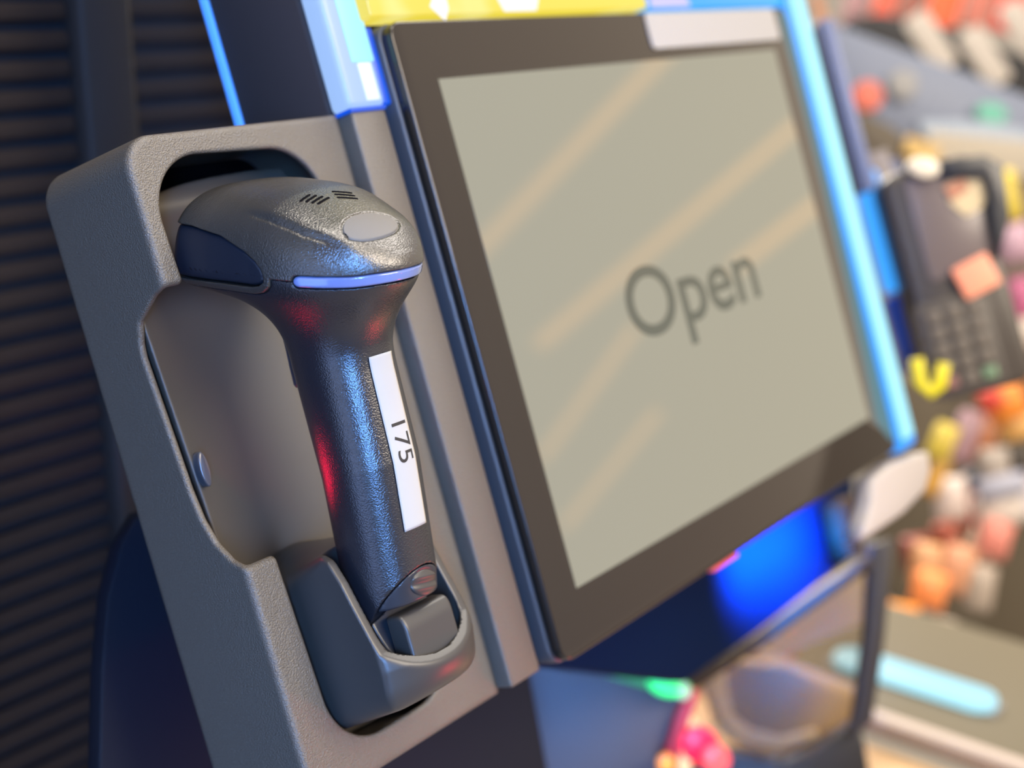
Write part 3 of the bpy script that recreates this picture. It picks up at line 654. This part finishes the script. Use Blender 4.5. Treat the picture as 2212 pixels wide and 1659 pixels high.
for x, y, w_, h_, c_, n_, lb2 in [(1850, 20, 60, 84, (142, 104, 108), 'carton', 'mauve carton at the kiosk end of the black shelf'), (1912, 12, 56, 84, (205, 84, 62), 'carton', 'red carton on the black shelf, second from the kiosk end'),
        (1972, 10, 60, 90, (140, 78, 66), 'carton', 'dull brown-red carton between the red and the orange cartons on the black shelf'), (2042, 14, 78, 100, (238, 92, 40), 'carton', 'vivid orange carton on the black shelf'),
        (2118, 16, 70, 90, (190, 106, 90), 'carton', 'dusty pink carton on the black shelf between the orange and bright red ones'), (2188, 22, 74, 96, (232, 78, 66), 'carton', 'bright red carton on the black shelf, farthest right')]:
    lone(n_, obox(x, y, 2.35, w_ * 0.84, h_, 0.02, -16, 0.004), mat('carton_%s' % lb2.split()[0], srgb(*c_), 0.5), lb2, 'carton', 'cartons on the black shelf')
lone('orange_poster', obox(1782, 60, 1.5, 26, 150, 0.004, 15), mat('orange_brown_poster', srgb(170, 120, 88), 0.6), 'narrow orange-brown poster edge beside the top of the long cyan light bar', 'poster')

# snack rack: dark stand, packets
lone('snack_rack', opoly([(1890, 840), (2030, 800), (2300, 700), (2300, 1440), (2110, 1360), (1930, 1300), (1900, 1180)], 2.0, 0.05), mat('dark_olive_rack', srgb(92, 82, 66), 0.7), 'dark olive-brown rack behind the heap of snack packets', 'rack')
lone('dark_backdrop', opoly([(2130, 330), (2300, 330), (2300, 760), (2150, 760)], 1.95, 0.04), mat('grey_brown_backdrop', srgb(120, 106, 98), 0.7), 'grey-brown shelf back right of the payment terminal', 'shelf back')
def packet(px, py, d, wp, hp, ang, c, label):
    s = d / F_PX; w, h, n = wp * s / 2, hp * s / 2, 8; th = min(w, h) * 0.55
    bm = bmesh.new()
    for sgn in (1, -1):
        V = [[bm.verts.new((-w + 2 * w * i / n, -h + 2 * h * j / n, sgn * (th * (max(0, math.sin(math.pi * i / n)) ** 0.5) * (max(0, math.sin(math.pi * j / n)) ** 0.6) + 0.0004))) for i in range(n + 1)] for j in range(n + 1)]
        for j in range(n):
            for i in range(n):
                f = (V[j][i], V[j][i + 1], V[j + 1][i + 1], V[j + 1][i]); bm.faces.new(f if sgn > 0 else f[::-1])
    bmesh.ops.remove_doubles(bm, verts=bm.verts, dist=0.001); bmesh.ops.recalc_face_normals(bm, faces=bm.faces)
    me = turned(bmesh_to('packet', bm, True), px, py, d, ang)
    lone('snack_packet', me, mat('foil_' + label.split()[0] + '_%d' % px, srgb(*c), 0.4), label, 'snack packet', 'snack packets on the rack')
for a_ in [
    (2176, 425, 1.7, 52, 112, 12, (214, 192, 66), 'yellow packet right of the upper half of the payment terminal'),
    (2192, 525, 1.7, 76, 84, 12, (192, 158, 178), 'mauve packet right of the terminal, under the yellow one'),
    (2208, 645, 1.7, 52, 92, 10, (190, 98, 140), 'magenta packet at the right border beside the terminal'),
    (2204, 722, 1.7, 66, 76, 10, (208, 196, 186), 'cream packet under the magenta one at the right border'),
    (2196, 800, 1.72, 70, 78, 12, (150, 100, 66), 'brown packet under the cream one at the right border'),
    (2140, 862, 1.6, 52, 52, 30, (204, 62, 48), 'small red packet left of the orange one, beside the keypad'),
    (2176, 868, 1.65, 80, 84, 20, (236, 140, 48), 'orange packet right of the small red one'),
    (2200, 920, 1.68, 80, 66, 10, (222, 172, 100), 'sandy yellow packet beneath the orange one at the right border'),
    (2036, 956, 1.55, 54, 84, -22, (202, 180, 72), 'olive yellow packet just right of the light bar end'),
    (2022, 1030, 1.57, 38, 90, -24, (204, 154, 66), 'mustard packet under the olive yellow one'),
    (2084, 944, 1.62, 56, 120, -20, (160, 128, 138), 'mauve-grey packet leaning right of the olive yellow one'),
    (2124, 946, 1.66, 60, 110, -14, (176, 112, 74), 'copper packet in the middle of the rack top'),
    (2150, 1012, 1.64, 66, 90, 6, (160, 150, 142), 'warm grey packet under the copper one'),
    (2200, 1004, 1.72, 60, 80, 4, (52, 44, 38), 'nearly black packet at the right border'),
    (2108, 1036, 1.66, 60, 50, 30, (78, 84, 102), 'slate blue packet in the middle of the heap'),
    (2164, 1052, 1.6, 110, 52, 12, (164, 166, 184), 'pale blue-grey packet lying across the heap'),
    (2054, 1078, 1.6, 74, 96, 4, (206, 190, 184), 'pale pink-grey packet right of the grey light bar cap'),
    (2096, 1100, 1.66, 44, 84, -24, (186, 82, 68), 'red packet right of the pale pink-grey one'),
    (2158, 1100, 1.62, 110, 84, 16, (210, 198, 190), 'large off-white packet in the middle of the heap'),
    (2206, 1082, 1.64, 60, 96, 8, (206, 200, 204), 'white packet at the right border of the heap'),
    (2152, 1166, 1.6, 66, 84, -16, (218, 134, 120), 'salmon pink packet under the large off-white one'),
    (2118, 1182, 1.64, 60, 100, -22, (200, 168, 148), 'beige packet left of the salmon pink one'),
    (2044, 1168, 1.64, 62, 84, 10, (158, 72, 48), 'dark rust packet above the orange ones'),
    (1978, 1196, 1.58, 62, 80, 8, (132, 66, 58), 'maroon packet beside the window frame'),
    (2000, 1222, 1.54, 66, 100, -8, (196, 148, 104), 'tan packet between the maroon and orange ones'),
    (2066, 1232, 1.56, 70, 110, -18, (204, 146, 112), 'peach packet right of the tan one'),
    (2008, 1276, 1.5, 78, 84, -14, (236, 140, 78), 'bright orange packet low in the heap'),
    (2118, 1272, 1.6, 62, 104, -10, (172, 158, 146), 'grey packet low on the right of the heap'),
    (1948, 1332, 1.46, 72, 58, -10, (232, 146, 52), 'amber packet lowest on the left, above the counter'),
    (2030, 1366, 1.5, 62, 66, -14, (178, 166, 154), 'light grey packet lowest in the heap, above the light bar')]: packet(*a_)

# thin glowing rods added out of view for the warm streaks in the touchscreen
def streak_rod(p0, p1, r, label):
    a, b = KM @ Vector(p0), KM @ Vector(p1); d = b - a; bm = bmesh.new()
    bmesh.ops.create_cone(bm, cap_ends=True, segments=10, radius1=r, radius2=r, depth=d.length)
    me = bmesh_to('lamp', bm, True); me.transform(Matrix.Translation((a + b) / 2) @ d.to_track_quat('Z', 'Y').to_matrix().to_4x4())
    lone('strip_lamp', me, M['warm_lamp'], label, 'strip lamp', 'warm strip lamps of the shop opposite')
M['warm_lamp'] = mat('warm_lamp_tube', (0.9, 0.7, 0.4), 0.4, emit=(1.0, 0.52, 0.20), estr=3.2)
streak_rod((2.55, 0.06, 2.5), (4.4, 0.82, 2.5), 0.028, 'highest warm strip lamp mirrored across the upper left of the touchscreen')
streak_rod((2.95, -0.20, 2.5), (5.5, 0.46, 2.5), 0.026, 'warm strip lamp mirrored through the middle of the touchscreen')
streak_rod((4.3, -0.16, 2.5), (5.9, 0.14, 2.5), 0.028, 'warm strip lamp mirrored right of the word Open')
streak_rod((2.80, -0.56, 2.5), (3.5, -0.26, 2.5), 0.018, 'short faint warm strip lamp mirrored low in the touchscreen')
streak_rod((2.82, -0.80, 2.5), (3.5, -0.58, 2.5), 0.016, 'lowest short warm strip lamp mirrored in the touchscreen')
